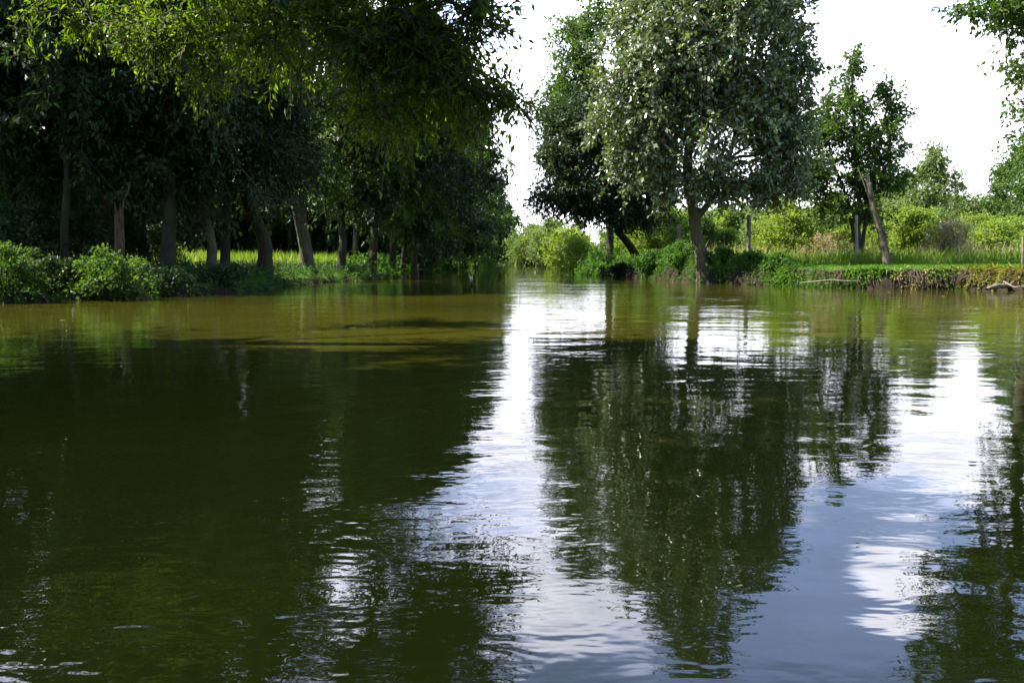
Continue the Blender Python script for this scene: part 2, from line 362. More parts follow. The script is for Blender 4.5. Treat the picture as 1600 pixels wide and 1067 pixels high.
# ------------------------------------------------------------------ tree builder
def crown_into(blobs, tb, lv, rng, trunk_pts, leaf, per_cluster, twig_len, wid=0.5, droop=0.35, dens=1.0, limb_r=0.10, shell=0.45, upbias=0.9, branch=True, twigs=True):
    """blobs: (centre(3), radii(3), n_clusters)"""
    tp = np.asarray(trunk_pts, float)
    for bc, br, nc in blobs:
        bc = np.asarray(bc, float); br = np.asarray(br, float)
        # limb from the trunk to the blob centre, starting below it
        dd = np.linalg.norm(tp - bc, axis=1) + 1.2 * np.maximum(0, tp[:, 2] - bc[2] + br[2] * 0.5)
        k = int(np.argmin(dd)); k = max(k, len(tp) // 3)
        limb = curve_pts(tp[k], bc, rng, 7, up=0.06, wob=0.22)
        if branch: tb.add(limb, np.linspace(limb_r, limb_r * 0.35, 7), 6)
        nc = max(3, int(nc * dens))
        u3 = unit(rng.normal(0, 1, (nc, 3))); rr = rng.uniform(0, 1, nc) ** shell
        cc = bc + u3 * rr[:, None] * br
        ctint = rng.normal(0, 0.16, nc)
        for c, ct in zip(cc, ctint):
            kk = rng.integers(2, 7); q0 = limb[kk]
            sb = curve_pts(q0, c, rng, 5, up=0.05, wob=0.25)
            if branch: tb.add(sb, np.linspace(limb_r * 0.32, 0.014, 5), 4, cap=False)
            ntw = max(3, int(per_cluster / 9))
            outd = unit(c - bc)
            td = unit(rng.normal(0, 1, (ntw, 3)) * 0.9 + outd * 0.55 + np.array([0, 0, 0.05]))
            tl = twig_len * rng.uniform(0.5, 1.3, ntw)
            q = sb[rng.integers(2, 5, ntw)]
            m = int(per_cluster / ntw)
            s = rng.uniform(0.12, 1.0, (ntw, m))
            pos = q[:, None, :] + td[:, None, :] * (tl[:, None] * s)[:, :, None]
            pos[:, :, 2] -= droop * (tl[:, None] * s ** 2)
            pos = pos + rng.normal(0, leaf * 0.35, pos.shape)
            ax = td[:, None, :] * 0.7 + rng.normal(0, 0.6, pos.shape) + np.array([0, 0, -droop * 1.5])
            pos = pos.reshape(-1, 3); ax = ax.reshape(-1, 3)
            ti = np.clip(0.5 + ct + rng.normal(0, 0.2, len(pos)), 0, 1)
            lv.add(*leaf_arrays(pos, ax, leaf, rng, wid=wid, upbias=upbias, tint=ti))
            if twigs:
                for a in range(0, ntw, 2):
                    e = q[a] + td[a] * tl[a]; e = e - np.array([0, 0, droop * tl[a]])
                    tb.add([q[a], (q[a] + e) / 2 + np.array([0, 0, droop * tl[a] * 0.25]), e], [0.010, 0.007, 0.004], 3, cap=False)

def trunk_line(base, tip, rng, n=9, bend=0.05):
    return curve_pts(np.asarray(base) - np.array([0, 0, 0.35]), tip, rng, n, wob=bend)
def add_trunk(tb, pts, r0, r1, rng, seg=14, rough=0.06, flare=1.5):
    n = len(pts); # resample
    t0 = np.linspace(0, 1, n); t1 = np.linspace(0, 1, n * 4)
    q = np.stack([np.interp(t1, t0, pts[:, k]) for k in range(3)], -1)
    L = np.linalg.norm(pts[-1] - pts[0])
    r = r0 + (r1 - r0) * t1 + r0 * (flare - 1) * np.exp(-t1 * L / 0.55)
    tb.add(q, r, seg, rough, rng)

def tree(name, label, base, tips, r0, blobs, leafmat, barkmat, seed, leaf=0.2, per=70, twig=0.7, group=None, cat='tree', flare=1.5, r1f=0.35, bend=0.05, extra=None, **kw):
    """tips: list of polylines (lists of points after the base) for the stem(s)"""
    rng = np.random.default_rng(seed)
    root = empty(name, base, label, cat, group)
    tb, lv, br = Tubes(), Leaves(), Tubes()
    allp = []
    for st in tips:
        cps = ([np.asarray(base, float) - np.array([0, 0, 0.4])] if len(st) < 3 else []) + [np.asarray(q, float) for q in st[0]]
        pts = []
        for a, b in zip(cps[:-1], cps[1:]):
            s = curve_pts(a, b, rng, 5, wob=bend); pts += list(s[:-1])
        pts.append(cps[-1]); pts = np.array(pts)
        add_trunk(tb, pts, st[1], st[1] * r1f, rng, flare=flare if len(st) < 3 else 1.0, seg=14 if st[1] > .08 else 6)
        allp.append(pts)
    allp = np.concatenate(allp)
    up = allp[allp[:, 2] > base[2] + 0.25 * (allp[:, 2].max() - base[2])]
    crown_into(blobs, br, lv, rng, up, leaf, per, twig, **kw)
    if extra: extra(root, rng, tb)
    tb.build('trunk', barkmat, root)
    br.build('branches', barkmat, root)
    lv.build('crown', leafmat, root)
    return root

def B(u, v, D, ru, rv, rd, n):   # blob given by where it shows in the photo; real size follows from its distance
    return (P(u, v, D), (ru * pxm(D), rd, rv * pxm(D)), n)

# ---- right bank: the big maple-like tree (reference: trunk 1100,440)
bA = np.array([8.75, 36.0, 0.45])
tA = tree('broadleaf_tree', 'large tree with silvery glossy leaves, its trunk rooted at the right water edge', bA,
     [([P(1086, 345, 36), P(1075, 250, 36), P(1085, 120, 36), P(1095, -40, 36), P(1115, -190, 36)], 0.31),
      ([P(1086, 345, 36), P(1118, 305, 36.2), P(1150, 200, 36.8), P(1185, 60, 37.2), P(1200, -40, 37)], 0.19)], 0.33,
     [B(1100, 205, 35, 120, 80, 3.6, 34), B(1190, 130, 36.5, 85, 95, 3.0, 30), B(1010, 150, 35, 85, 95, 2.8, 30), B(1085, 60, 34.5, 115, 90, 3.4, 34),
      B(1085, -60, 35.5, 120, 95, 3.0, 30), B(1125, -165, 36, 62, 70, 2.0, 14), B(1200, -20, 37, 75, 75, 2.5, 20), B(1220, 215, 37.2, 48, 60, 2.2, 14),
      B(985, 245, 34.6, 50, 50, 1.8, 13), B(1135, 285, 35.8, 85, 36, 2.2, 14), B(1040, 285, 35.2, 50, 35, 1.6, 8), B(1000, 20, 36.2, 70, 90, 2.2, 16), B(1160, 20, 34.2, 90, 70, 2.4, 18),
      B(1200, 300, 36.8, 40, 24, 1.5, 5), B(950, 190, 35.4, 36, 50, 1.8, 9), B(1090, 150, 37.5, 120, 110, 2.2, 30), B(1248, 120, 36.8, 30, 55, 1.6, 8), B(1240, 225, 36.6, 36, 50, 1.8, 10), B(1225, 285, 36.4, 40, 26, 1.6, 8), B(1235, 30, 37, 34, 50, 1.6, 8), B(1130,-210,36,50,30,1.6,8)],
     LEAF_GLOSS, BARK, 11, leaf=0.22, per=125, dens=2.0, r1f=0.18, twig=0.8, wid=0.62, droop=0.25, limb_r=0.085, shell=0.42)

# ---- right bank behind: dark leaning tree and a taller one
bB = on_ground(1008, 51); bB[2] -= 0.1
tree('leaning_tree', 'dark tree with a crooked trunk leaning left over the bank, behind the silvery tree', bB,
     [([P(985, 385, 50.5), P(966, 362, 50), P(960, 330, 50), P(950, 250, 50), P(945, 180, 50)], 0.26)], 0.26,
     [B(895, 295, 49, 58, 42, 3.0, 26), B(930, 215, 50, 68, 60, 3.2, 34), B(985, 275, 51, 60, 60, 3.2, 24), B(868, 250, 49, 34, 38, 2.0, 14),
      B(950, 325, 50, 60, 26, 2.6, 18), B(1010, 315, 52, 50, 32, 2.5, 16), B(845, 318, 48.5, 26, 20, 1.6, 8), B(880, 180, 50, 45, 40, 2.4, 16), B(1040, 250, 52, 60, 70, 2.5, 20), B(1000, 345, 50, 40, 16, 1.8, 8)],
     LEAF_DARK, BARK_DARK, 12, leaf=0.23, per=150, dens=1.8, twig=0.9, droop=0.3, limb_r=0.07)
bB2 = on_ground(955, 60)
tree('broadleaf_tree', 'tall airy tree whose top shows upper left of the silvery tree against the white sky', bB2,
     [([P(945, 300, 60), P(925, 180, 60), P(915, 60, 60), P(925, -60, 60)], 0.30), ([P(950, 300, 60), P(965, 120, 60), P(975, -20, 60)], 0.2)], 0.3,
     [B(885, 105, 59, 36, 60, 2.6, 16), B(905, 40, 60, 42, 50, 2.6, 14), B(955, 30, 60, 52, 60, 3, 20), B(925, -50, 60, 52, 45, 3, 16), B(865, 155, 59, 34, 32, 2.2, 12),
      B(930, 150, 60, 60, 60, 3, 24), B(1000, -20, 61, 50, 50, 3, 14), B(880, 220, 60, 45, 50, 3, 18), B(860, 200, 59, 30, 30, 2, 8)],
     LEAF_MID, BARK_DARK, 13, leaf=0.24, per=125, dens=2.0, r1f=.15, twig=1.0, droop=0.25, limb_r=0.07)

# ---- right meadow: sparse tree with airy top
bC = on_ground(1345, 41)
tree('field_tree', 'slender tree with sparse tufted top standing in the meadow behind the leaning dead trunk', bC,
     [([P(1345, 330, 41), P(1335, 200, 41), P(1328, 95, 41)], 0.16), ([P(1355, 330, 41), P(1372, 230, 41), P(1395, 130, 41)], 0.11), ([P(1330, 330, 41), P(1300, 250, 41), P(1285, 150, 41)], 0.10)], 0.16,
     [B(1325, 110, 41, 30, 34, 1.2, 8), B(1385, 150, 41, 24, 30, 1.0, 6), B(1300, 185, 41, 45, 50, 1.8, 20), B(1345, 210, 41, 45, 50, 1.8, 20), B(1285, 260, 41, 48, 42, 1.8, 18),
      B(1392, 215, 41, 24, 30, 1.0, 6), B(1350, 285, 41, 48, 32, 1.6, 18), B(1395, 285, 41, 30, 24, 1.1, 9), B(1300, 325, 41, 55, 26, 1.8, 14), B(1360, 335, 41.5, 36, 16, 1.2, 6), B(1272, 210, 41.5, 30, 40, 1.4, 9), B(1262, 290, 42, 36, 34, 1.6, 10), B(1400, 185, 41, 18, 30, .9, 5), B(1388, 255, 41, 26, 30, 1.2, 8), B(1345, 150, 41, 30, 34, 1.2, 7)],
     LEAF_MID, BARK_DARK, 14, leaf=0.175, per=100, dens=1.7, twig=0.6, wid=0.6, droop=0.15, limb_r=0.045)

# leaning dead trunk with moss
rng = np.random.default_rng(5)
b0 = on_ground(1392, 31.5)
root = empty('leaning_dead_trunk', b0, 'bare mossy trunk leaning left in the grass near the right bank', 'dead tree')
tb = Tubes(); pts = trunk_line(b0, P(1358, 286, 32.2), rng, 8, 0.04); add_trunk(tb, pts, 0.17, 0.09, rng, 12, 0.10, 1.3); 
for a_ in range(7):
    an = a_ * 0.9; o_ = np.array([math.cos(an), math.sin(an), 0]) * .07
    tb.add([pts[-1] + o_ * .9 - [0, 0, .15], pts[-1] + o_ + [-.01, 0, .08], pts[-1] + o_ * 1.1 + [-.04, 0, .12 + .12 * (a_ % 3)]], [.035, .025, .005], 5)
tb.build('trunk', BARK, root)
tb = Tubes(); q = curve_pts(pts[5], P(1340, 262, 32.3), rng, 4); tb.add(q, np.linspace(0.04, 0.015, 4), 6)
q = curve_pts(pts[4], P(1385, 300, 31.9), rng, 4); tb.add(q, np.linspace(0.03, 0.01, 4), 6); tb.build('branch_stub', BARK, root)
lv = Leaves(); k = 900; tt = rng.uniform(0, 0.85, k); idx = tt * 7; i0 = idx.astype(int); fr = (idx - i0)[:, None]
pp = pts[i0] * (1 - fr) + pts[np.minimum(i0 + 1, 7)] * fr + unit(rng.normal(0, 1, (k, 3))) * (0.17 * (1 - tt * 0.4))[:, None] * rng.uniform(0.9, 1.3, k)[:, None] + np.array([0.05, 0, 0])
keep = np.sin(tt * 17) + rng.normal(0, .6, k) > -0.1
lv.add(*leaf_arrays(pp[keep], rng.normal(0, 1, (keep.sum(), 3)) + np.array([0, 0, -0.6]), 0.08, rng, wid=0.8)); lv.build('ivy', LEAF_DARK, root)

# ---- near tree at the right edge, hanging in from outside the frame
bF = np.array([17.9, 26.2, 0.6])
tree('bank_tree', 'tree overhanging from the right edge, sparse leafy sprays against the white sky', bF,
     [([P(1618, 300, 26), P(1628, 150, 25.5), P(1640, -20, 25), P(1650, -180, 25)], 0.26)], 0.26,
     [B(1560, 18, 24, 50, 20, 1.3, 11), B(1500, 16, 23.6, 34, 12, 0.7, 5), B(1600, -30, 24.5, 80, 40, 2.2, 18), B(1612, 110, 25, 40, 34, 1.2, 9), B(1620, 190, 25.5, 40, 40, 1.4, 10),
      B(1650, 40, 25, 70, 80, 2.2, 24), B(1600, -130, 25, 90, 60, 2.4, 34), B(1660, -200, 25, 90, 70, 2.4, 34), B(1560, -230, 25, 60, 50, 2.0, 20), B(1530, -75, 24.2, 50, 24, 1.3, 8), B(1660, 240, 26, 50, 60, 1.8, 18), B(1540,-150,24.5,46,26,1.2,7)],
     LEAF_MID, BARK, 15, leaf=0.16, per=90, dens=1.2, twig=0.6, wid=0.55, droop=0.3, limb_r=0.06)

# ------------------------------------------------------------------ left bank woodland
def blobs_auto(base, H, R, zlow, rng, n=9, lean=(0, 0), dens=15):
    out = []; z0 = base[2] + zlow; z1 = base[2] + H
    for k in range(n):
        f = (k + 0.5) / n; z = z0 + (z1 - z0) * (0.08 + 0.86 * f)
        prof = R * (0.75 + 0.5 * math.sin(math.pi * min(1, f * 0.85 + 0.12))) * (1 if f < .8 else .75) * 0.66
        a = k * 2.4 + rng.uniform(0, 0.8); r = prof * rng.uniform(0.45, 0.9) * (1 if k < n - 1 else 0.2)
        c = np.array([base[0] + math.cos(a) * r + lean[0] * f, base[1] + math.sin(a) * r + lean[1] * f, z])
        s = prof * rng.uniform(0.62, 0.85)
        out.append((c, (s, s, (z1 - z0) / n * rng.uniform(1.1, 1.5)), dens))
    return out

def wood_tree(name, label, u, D, H, R, r0, seed, tipu=None, zlow=2.0, mat=LEAF_DARK, bark=BARK_DARK, leaf=0.2, n=9, dens=20, per=100, lean=(0, 0), group='trees along the left bank', stems=None, x=None, dz=0.0, **kw):
    rng = np.random.default_rng(seed + 1000)
    if x is None: b = on_ground(u, D)
    else: b = np.array([x, D, gz(x, D)])
    b[2] = max(b[2], -0.2) + dz
    tx = b[0] + lean[0]
    if stems is None:
        stems = [([(b[0] + lean[0] * .35, D + lean[1] * .35, b[2] + H * 0.4), (b[0] + lean[0] * .75, D + lean[1] * .75, b[2] + H * 0.85)], r0)]
    return tree(name, label, b, stems, r0, blobs_auto(b, H, R, zlow, rng, n, lean, dens), mat, bark, seed, leaf=leaf, per=per, group=group, **kw)

# trunks told apart along the left bank, left to right
WT = [
 # u, D, H, R, r0, zlow, lean, mat, bark, label
 (30, 27, 14, 4.2, .22, 1.2, (0, 0), LEAF_DARK, BARK_DARK, 'dark tree at the far left edge behind the bank bushes'),
 (105, 25.5, 14, 4.0, .15, 1.5, (.5, 0), LEAF_DARK, BARK_DARK, 'dim slender tree just left of the round leafy bush'),
 (160, 28, 14, 4.0, .15, 1.5, (-.6, 0), LEAF_DARK, BARK_PALE, 'tree with a thin pale-edged trunk leaning left behind the round leafy bush'),
 (228, 29.5, 15, 4.0, .20, 1.5, (0, 0), LEAF_DARK, BARK_DARK, 'black trunked tree just right of the round leafy bush'),
 (258, 26.5, 15, 4.2, .27, 1.8, (.3, 0), LEAF_DARK, BARK_DARK, 'thick black trunked tree forking low, left of the pale leaning trunk pair'),
 (328, 27.5, 14, 4.0, .19, 2.0, (-1.2, .3), LEAF_DARK, BARK_PALE, 'pale leaning trunk, left one of a close pair on the dark bank'),
 (350, 28.5, 15, 3.2, .20, 2.6, (.2, 1), LEAF_DARK, BARK, 'upright brown trunk, right one of a close pair on the dark bank'),
 (410, 30.5, 15, 2.9, .32, 3.0, (-.2, 0), LEAF_DARK, BARK_DARK, 'stout black trunk with a flared foot left of the tall leaning trunk'),
 (531, 41, 15, 4.4, .24, 1.9, (.4, 0), LEAF_DARK, BARK_DARK, 'straight black trunk on the bank right of the tall leaning trunk'),
 (561, 50, 15, 4.0, .25, 2.0, (0, 0), LEAF_DARK, BARK_PALE, 'sunlit grey trunk seen between two black trunks'),
 (579, 43.5, 14, 4.2, .26, 1.8, (.8, 0), LEAF_MID, BARK_DARK, 'black trunk with roots spreading at the water edge'),
 (611, 46.5, 14, 4.2, .20, 1.7, (.8, 0), LEAF_DARK, BARK_DARK, 'dark trunk standing in the water, left of three'),
 (626, 49, 14, 4.2, .20, 1.7, (.8, 0), LEAF_MID, BARK_DARK, 'dark trunk standing in the water, middle of three'),
 (649, 51, 14, 4.4, .25, 1.7, (1.2, 0), LEAF_DARK, BARK_RED, 'brownish trunk standing in the water, right of three'),
]
for k, (u, D, H, R, r0, zl, lean, mat, bark, lab) in enumerate(WT):
    r0 *= .86
    if bark is BARK: bark = BARK_DARK
    if bark is BARK_PALE: bark = BARK
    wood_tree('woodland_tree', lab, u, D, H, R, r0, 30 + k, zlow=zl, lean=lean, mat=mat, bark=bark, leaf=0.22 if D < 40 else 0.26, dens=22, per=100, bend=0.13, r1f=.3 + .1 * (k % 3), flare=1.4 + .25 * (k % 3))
# the tall leaning grey trunk
bL = on_ground(486, 37)
tree('leaning_tree', 'tall tree with a grey trunk leaning left over bright grass on the left bank', bL,
     [([P(468, 330, 36.6), P(455, 230, 36), P(442, 140, 36), P(430, 0, 36)], 0.31), ([P(455, 235, 36), P(480, 150, 36.4), P(500, 40, 37)], 0.17)], 0.31,
     [B(440, 60, 36, 90, 60, 2.8, 26), B(520, 30, 37, 80, 70, 2.6, 26), B(385, 240, 37.5, 40, 45, 1.6, 10), B(370, 110, 36, 60, 50, 2, 16), B(430, -80, 36, 110, 80, 3, 30), B(512, 300, 36.5, 36, 52, 1.5, 16), B(560, 150, 37, 70, 80, 2.4, 30)],
     LEAF_MID, BARK, 50, leaf=0.21, per=95, dens=1.3, twig=0.8, group='trees along the left bank', flare=1.35, r1f=0.45)
# further trees making the left wall of the river
for k, (x, D, H, R, lab) in enumerate([
    (-6.6, 58, 15, 5.0, 'leafy bank tree just past the trunks that stand in the water'),
    (-8.0, 66, 17, 5.6, 'tall bank tree in the middle of the left wall of foliage'),
    (-6.4, 78, 16, 5.6, 'blue green bank tree leaning to the river on the far left side'),
    (-7.2, 92, 17, 6.0, 'far bank tree near the bright channel on the left side'),
    (-7.0, 112, 17, 6.2, 'distant bank tree narrowing the channel from the left'),
    (-6.0, 136, 15, 6.0, 'last tree of the left wall beside the strip of sky'),
    (-5.0, 168, 13, 6.0, 'remote low tree at the end of the left bank')]):
    wood_tree('riverside_tree', lab, None, D, H, R, 0.28, 60 + k, x=x, zlow=0.6, mat=LEAF_MID if k % 2 else LEAF_DARK, leaf=0.3 + 0.0022 * (D - 50), n=12, dens=22, per=90, lean=(1.6, 0), group='trees of the left river wall', twigs=False, limb_r=0.08)

# broken stump with a thin branch
rng = np.random.default_rng(6)
b0 = on_ground(182, 24); root = empty('broken_trunk', b0, 'broken reddish trunk with one thin upright branch behind the round leafy bush', 'dead tree')
tb = Tubes(); pts = trunk_line(b0, P(186, 336, 24), rng, 6, 0.03); add_trunk(tb, pts, 0.15, 0.12, rng, 12, 0.12, 1.2)
for a_ in range(8):
    an = a_ * 0.8; o_ = np.array([math.cos(an), math.sin(an), 0]) * .09
    tb.add([pts[-1] + o_ - [0, 0, .2], pts[-1] + o_ + [0, 0, .06], pts[-1] + o_ * 1.15 + [0, 0, .12 + .13 * (a_ % 3)]], [.045, .03, .006], 5)
tb.build('trunk', BARK_RED, root)
tb = Tubes(); tb.add(curve_pts(P(188, 345, 24), P(203, 285, 24), rng, 5), np.linspace(0.035, 0.015, 5), 6); tb.build('branch', BARK_RED, root)

# near overhanging tree on the left, trunk outside the frame
bN = np.array([-11.2, 9.6, 0.35])
tree('overhanging_tree', 'big tree hanging narrow yellow green leaves over the water across the top left', bN,
     [([(-10.4, 9.6, 3.2), (-8.4, 9.6, 5.4), (-5.6, 9.4, 6.2), (-3.0, 9.2, 5.9), (-0.9, 9.0, 5.1)], 0.26), ([(-10.8, 9.2, 4.5), (-10.4, 8.6, 9.0), (-9.6, 8.2, 13.0)], 0.26),
      ([(-3.0, 9.2, 5.9), P(690, 60, 9), P(735, 120, 9), P(775, 158, 9), P(812, 165, 9)], 0.03, 1), ([(-5.0, 9.4, 6.1), P(520, 20, 9.2), P(560, 130, 9.2)], 0.03, 1),
      ([(-8.4, 9.6, 5.4), P(230, -60, 11.5), P(260, 40, 12.6), P(300, 100, 12.7)], 0.05, 1), ([(-10.4, 9.6, 3.2), P(20, -40, 11.5), P(90, 20, 12.2)], 0.03, 1)], 0.34,
     [B(250, 60, 12.6, 85, 45, 1.0, 16), B(340, 20, 12.4, 80, 50, 1.0, 16), B(210, 20, 13.0, 70, 40, 1.0, 10), B(330, 120, 12.6, 45, 22, .6, 6), B(430, 60, 9.8, 80, 55, .9, 13), B(560, 70, 9, 80, 80, .9, 20), B(660, 50, 9, 80, 70, .9, 22), B(725, 80, 8.8, 50, 70, .6, 14),
      B(660, 150, 9.2, 60, 40, .6, 10), B(610, 190, 9.3, 40, 40, .5, 6), B(90, 20, 12, 80, 30, .8, 7), B(757, 30, 8.7, 22, 40, .3, 6), B(735, 150, 9, 26, 20, .3, 4),
      B(300, -110, 9, 140, 80, 1.4, 22), B(520, -110, 9, 130, 90, 1.4, 24), B(680, -70, 9, 80, 60, 1, 18), B(815, -160, 8.8, 40, 50, .7, 12), B(760, -190, 9, 90, 60, 1, 14), B(100, -110, 9, 140, 90, 1.6, 18), B(600, -230, 9, 160, 60, 1.4, 20),
      B(350, -250, 9, 160, 80, 1.6, 20), B(808, 165, 9, 14, 6, .12, 2), B(782, 165, 9, 12, 8, .15, 2),
      ((-9.5, 7.6, 11.5), (2.6, 2.2, 2.2), 40), ((-8.5, 7.0, 8.8), (2.8, 2.3, 1.6), 40), ((-5.5, 5.0, 8.6), (2.6, 2.6, 1.2), 40)],  # high crown masses out of view, added to shade the near water
     LEAF_OVER, BARK, 70, leaf=0.10, per=120, twig=0.46, wid=0.36, droop=0.42, limb_r=0.03, upbias=0.6, dens=1.0, r1f=0.25)
# unseen trees added to shade the near water and meadow and block sky light
for k, (x, y, H, R, lab) in enumerate([(-13.0, 4.8, 17, 5.8, 'tall tree added for shade on the left bank beside the camera, outside the view'),
                                       (-11.8, 0.5, 18, 6.0, 'unseen tree added for shade on the left bank level with the camera'),
                                       (-12.6, -5.5, 17, 6.0, 'unseen tree added for shade on the left bank behind the camera'),
                                       (-12.2, -12, 18, 7.0, 'unseen tree added for shade farther behind the camera on the left bank'),
                                       (-13.0, -20, 18, 7.0, 'last unseen tree added for shade behind the camera on the left bank'),
                                       (14.5, -24, 18, 7.0, 'unseen tree added for shade behind the camera on the right bank by the bend'),
                                       (19.5, -13, 18, 7.0, 'unseen tree added for shade behind the camera on the right bank'),
                                       (24.5, -2, 17, 6.5, 'unseen tree added for shade on the right bank level with the camera'),
                                       (-23, 27, 15, 5.0, 'unseen tree added outside the left edge to shade the meadow'),
                                       (-19.5, 2.0, 18, 6.0, 'unseen tree added for shade, set back from the left bank near the camera'),
                                       (-19.5, 6.8, 17, 5.0, 'second unseen tree added for shade, set back from the near left bank'),
                                       (-20.5, 25.2, 13, 2.9, 'unseen tree added for shade just beyond the left edge behind the bank bushes')]):
    wood_tree('unseen_shade_tree', lab, None, y, H, R, 0.35, 80 + k, x=x, zlow=2.0, leaf=0.30, n=15, dens=30, per=100, lean=((5.5, 0) if -9 < y < 8 and -14 < x < 0 else (2.0, 0)), group='unseen trees added for shade', twigs=False)

# trees behind the left meadow: three prototypes, copied
def copy_tree(src, loc, rz, s, label):
    c = src.copy(); C.objects.link(c); c.location = loc; c.rotation_euler = (0, 0, rz); c.scale = (s, s, s); c['label'] = label
    for ch in src.children:
        d = ch.copy(); C.objects.link(d); d.parent = c; d.matrix_parent_inverse = ch.matrix_parent_inverse.copy()
    return c
protos = []
BT = [(-16, 58), (-23, 56), (-31, 55), (-37, 52), (-27, 63), (-19, 66), (-35, 62), (-43, 60), (-13, 72), (-22, 76), (-31, 74), (-41, 72), (-50, 70), (-53, 60), (-46, 50), (-11.5, 62), (-15, 88), (-13, 104), (-27, 90), (-38, 86), (-50, 84), (-62, 78)]
for k, (x, y) in enumerate(BT):
    z = gz(x, y)
    lab = 'dark woodland tree standing behind the sunlit grass of the left meadow'
    if k < 3:
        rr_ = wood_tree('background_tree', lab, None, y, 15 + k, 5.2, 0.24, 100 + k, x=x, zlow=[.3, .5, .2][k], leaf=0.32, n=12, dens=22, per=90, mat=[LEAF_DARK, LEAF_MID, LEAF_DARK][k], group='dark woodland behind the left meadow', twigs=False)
        protos.append(rr_)
    else:
        copy_tree(protos[k % 3], (x, y, z), k * 1.9, 0.9 + 0.07 * (k % 4), lab)

for k, (x, y) in enumerate([(-25, 175), (-16, 215), (-9, 250), (0, 270), (11, 268), (20, 245), (26, 205), (-18, 140), (24, 165), (20, 130)]):
    copy_tree(protos[k % 3], (x, y, gz(x, y)), k * 1.7, 0.72 + 0.05 * (k % 3), 'remote dark tree around the bend where the channel ends')
# ------------------------------------------------------------------ bushes
def bush(name, label, c, rx, ry, h, mat, seed, leaf=0.09, n=26, per=60, wid=0.6, group=None, cat='bush', zoff=0.0, droop=0.15, stemr=0.02, twig=None):
    rng = np.random.default_rng(seed)
    c = np.asarray(c, float); root = empty(name, c, label, cat, group)
    tb, lv = Tubes(), Leaves()
    tw = twig or 0.28 * max(rx, h * 0.5)
    for k in range(n):
        a = rng.uniform(0, 2 * np.pi); r = rng.uniform(0, 1) ** 0.5; zz = rng.uniform(0.12, 1.0)
        lim = math.sqrt(max(0.05, 1 - (max(0, zz - 0.35) / 0.68) ** 2)) * rng.uniform(0.6, 1.28)
        q = c + np.array([math.cos(a) * r * rx * lim, math.sin(a) * r * ry * lim, zz * h])
        st = curve_pts(c + np.array([math.cos(a) * rx * .15, math.sin(a) * ry * .15, -0.15]), q, rng, 5, up=0.08, wob=0.15)
        tb.add(st, np.linspace(stemr, stemr * 0.3, 5), 4, cap=False)
        m = per; s = rng.uniform(0, 1, m); td = unit(rng.normal(0, 1, (m, 3)) + np.array([0, 0, 0.4]))
        pos = q + td * (tw * s)[:, None]; pos[:, 2] -= droop * tw * s
        ax = td * 0.6 + rng.normal(0, 0.6, (m, 3)); ct = rng.normal(0.5, 0.15)
        keep = pos[:, 2] > c[2] - 0.35
        lv.add(*leaf_arrays(pos[keep], ax[keep], leaf, rng, wid=wid, tint=np.clip(ct + rng.normal(0, .2, m), 0, 1)[keep]))
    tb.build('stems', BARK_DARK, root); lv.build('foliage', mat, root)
    return root
def gpt(u, D, dz=0): p = on_ground(u, D); p[2] += dz; return p
# left bank bushes
bush('bank_bush', 'round leafy green bush catching the light at the left water edge', gpt(172, 20.4), 1.05, 0.9, 1.25, LEAF_MID, 201, leaf=0.10, n=60, per=80)
bush('bank_bush', 'yellow green bush at the very left edge of the water', gpt(12, 19.0), 0.75, 0.8, 1.0, LEAF_MID, 202, leaf=0.10, n=36, per=75)
bush('bank_bush', 'low dark bush between the edge bush and the round leafy bush', gpt(82, 20.4), 0.8, 0.7, 0.72, LEAF_DARK, 203, leaf=0.10, n=36, per=75)
bush('bank_bush', 'low dark spreading bush right of the round leafy bush', gpt(262, 22.4), 0.75, 0.7, 0.62, LEAF_DARK, 204, leaf=0.10, n=30, per=75)
bush('bank_bush', 'dark green bank bush in front of the pale leaning trunk pair', gpt(345, 24.6), 0.95, 0.7, 0.5, LEAF_DARK, 205, leaf=0.10, n=34, per=75)
bush('river_shrub', 'green shrub at the waterline right of the brownish standing trunk', gpt(668, 60), 1.3, 1.5, 2.0, LEAF_HERB, 206, leaf=0.2, n=36, per=70)
bush('river_shrub', 'lighter shrub farther along the left waterline under the trees', gpt(708, 78), 2.0, 2.5, 2.6, LEAF_HERB, 207, leaf=0.24, n=44, per=70)
bush('river_shrub', 'distant low shrub on the left waterline before the channel narrows', gpt(745, 112), 2.6, 3, 3.0, LEAF_HERB, 208, leaf=0.3, n=44, per=70)
for k, (u, D, h_, lab) in enumerate([(12, 24, 1.7, 'dark shrub at the left edge under the trees'), (60, 26, 1.9, 'dark shrub filling the gap left of the slender dim trunk'), (130, 26.5, 1.6, 'dark shrub between the slender trunk and the pale edged trunk'),
                              (205, 29, 1.5, 'dark shrub just right of the broken reddish trunk'), (242, 33, 1.5, 'dark shrub left of the thick black trunk'), (637, 56, 1.4, 'shrub behind the three trunks standing in water')]):
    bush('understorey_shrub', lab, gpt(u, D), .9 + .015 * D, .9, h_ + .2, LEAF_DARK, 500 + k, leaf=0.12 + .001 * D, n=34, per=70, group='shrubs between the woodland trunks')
tl = 'dark thicket bush closing off the back of the left meadow'
tprot = [bush('thicket_bush', tl, gpt(60 + 70 * k, 57 + k), 2.6, 1.8, 3.6 + .4 * k, LEAF_DARK, 250 + k, leaf=0.3, n=90, per=70, group='thicket behind the left meadow', twig=.8) for k in range(3)]
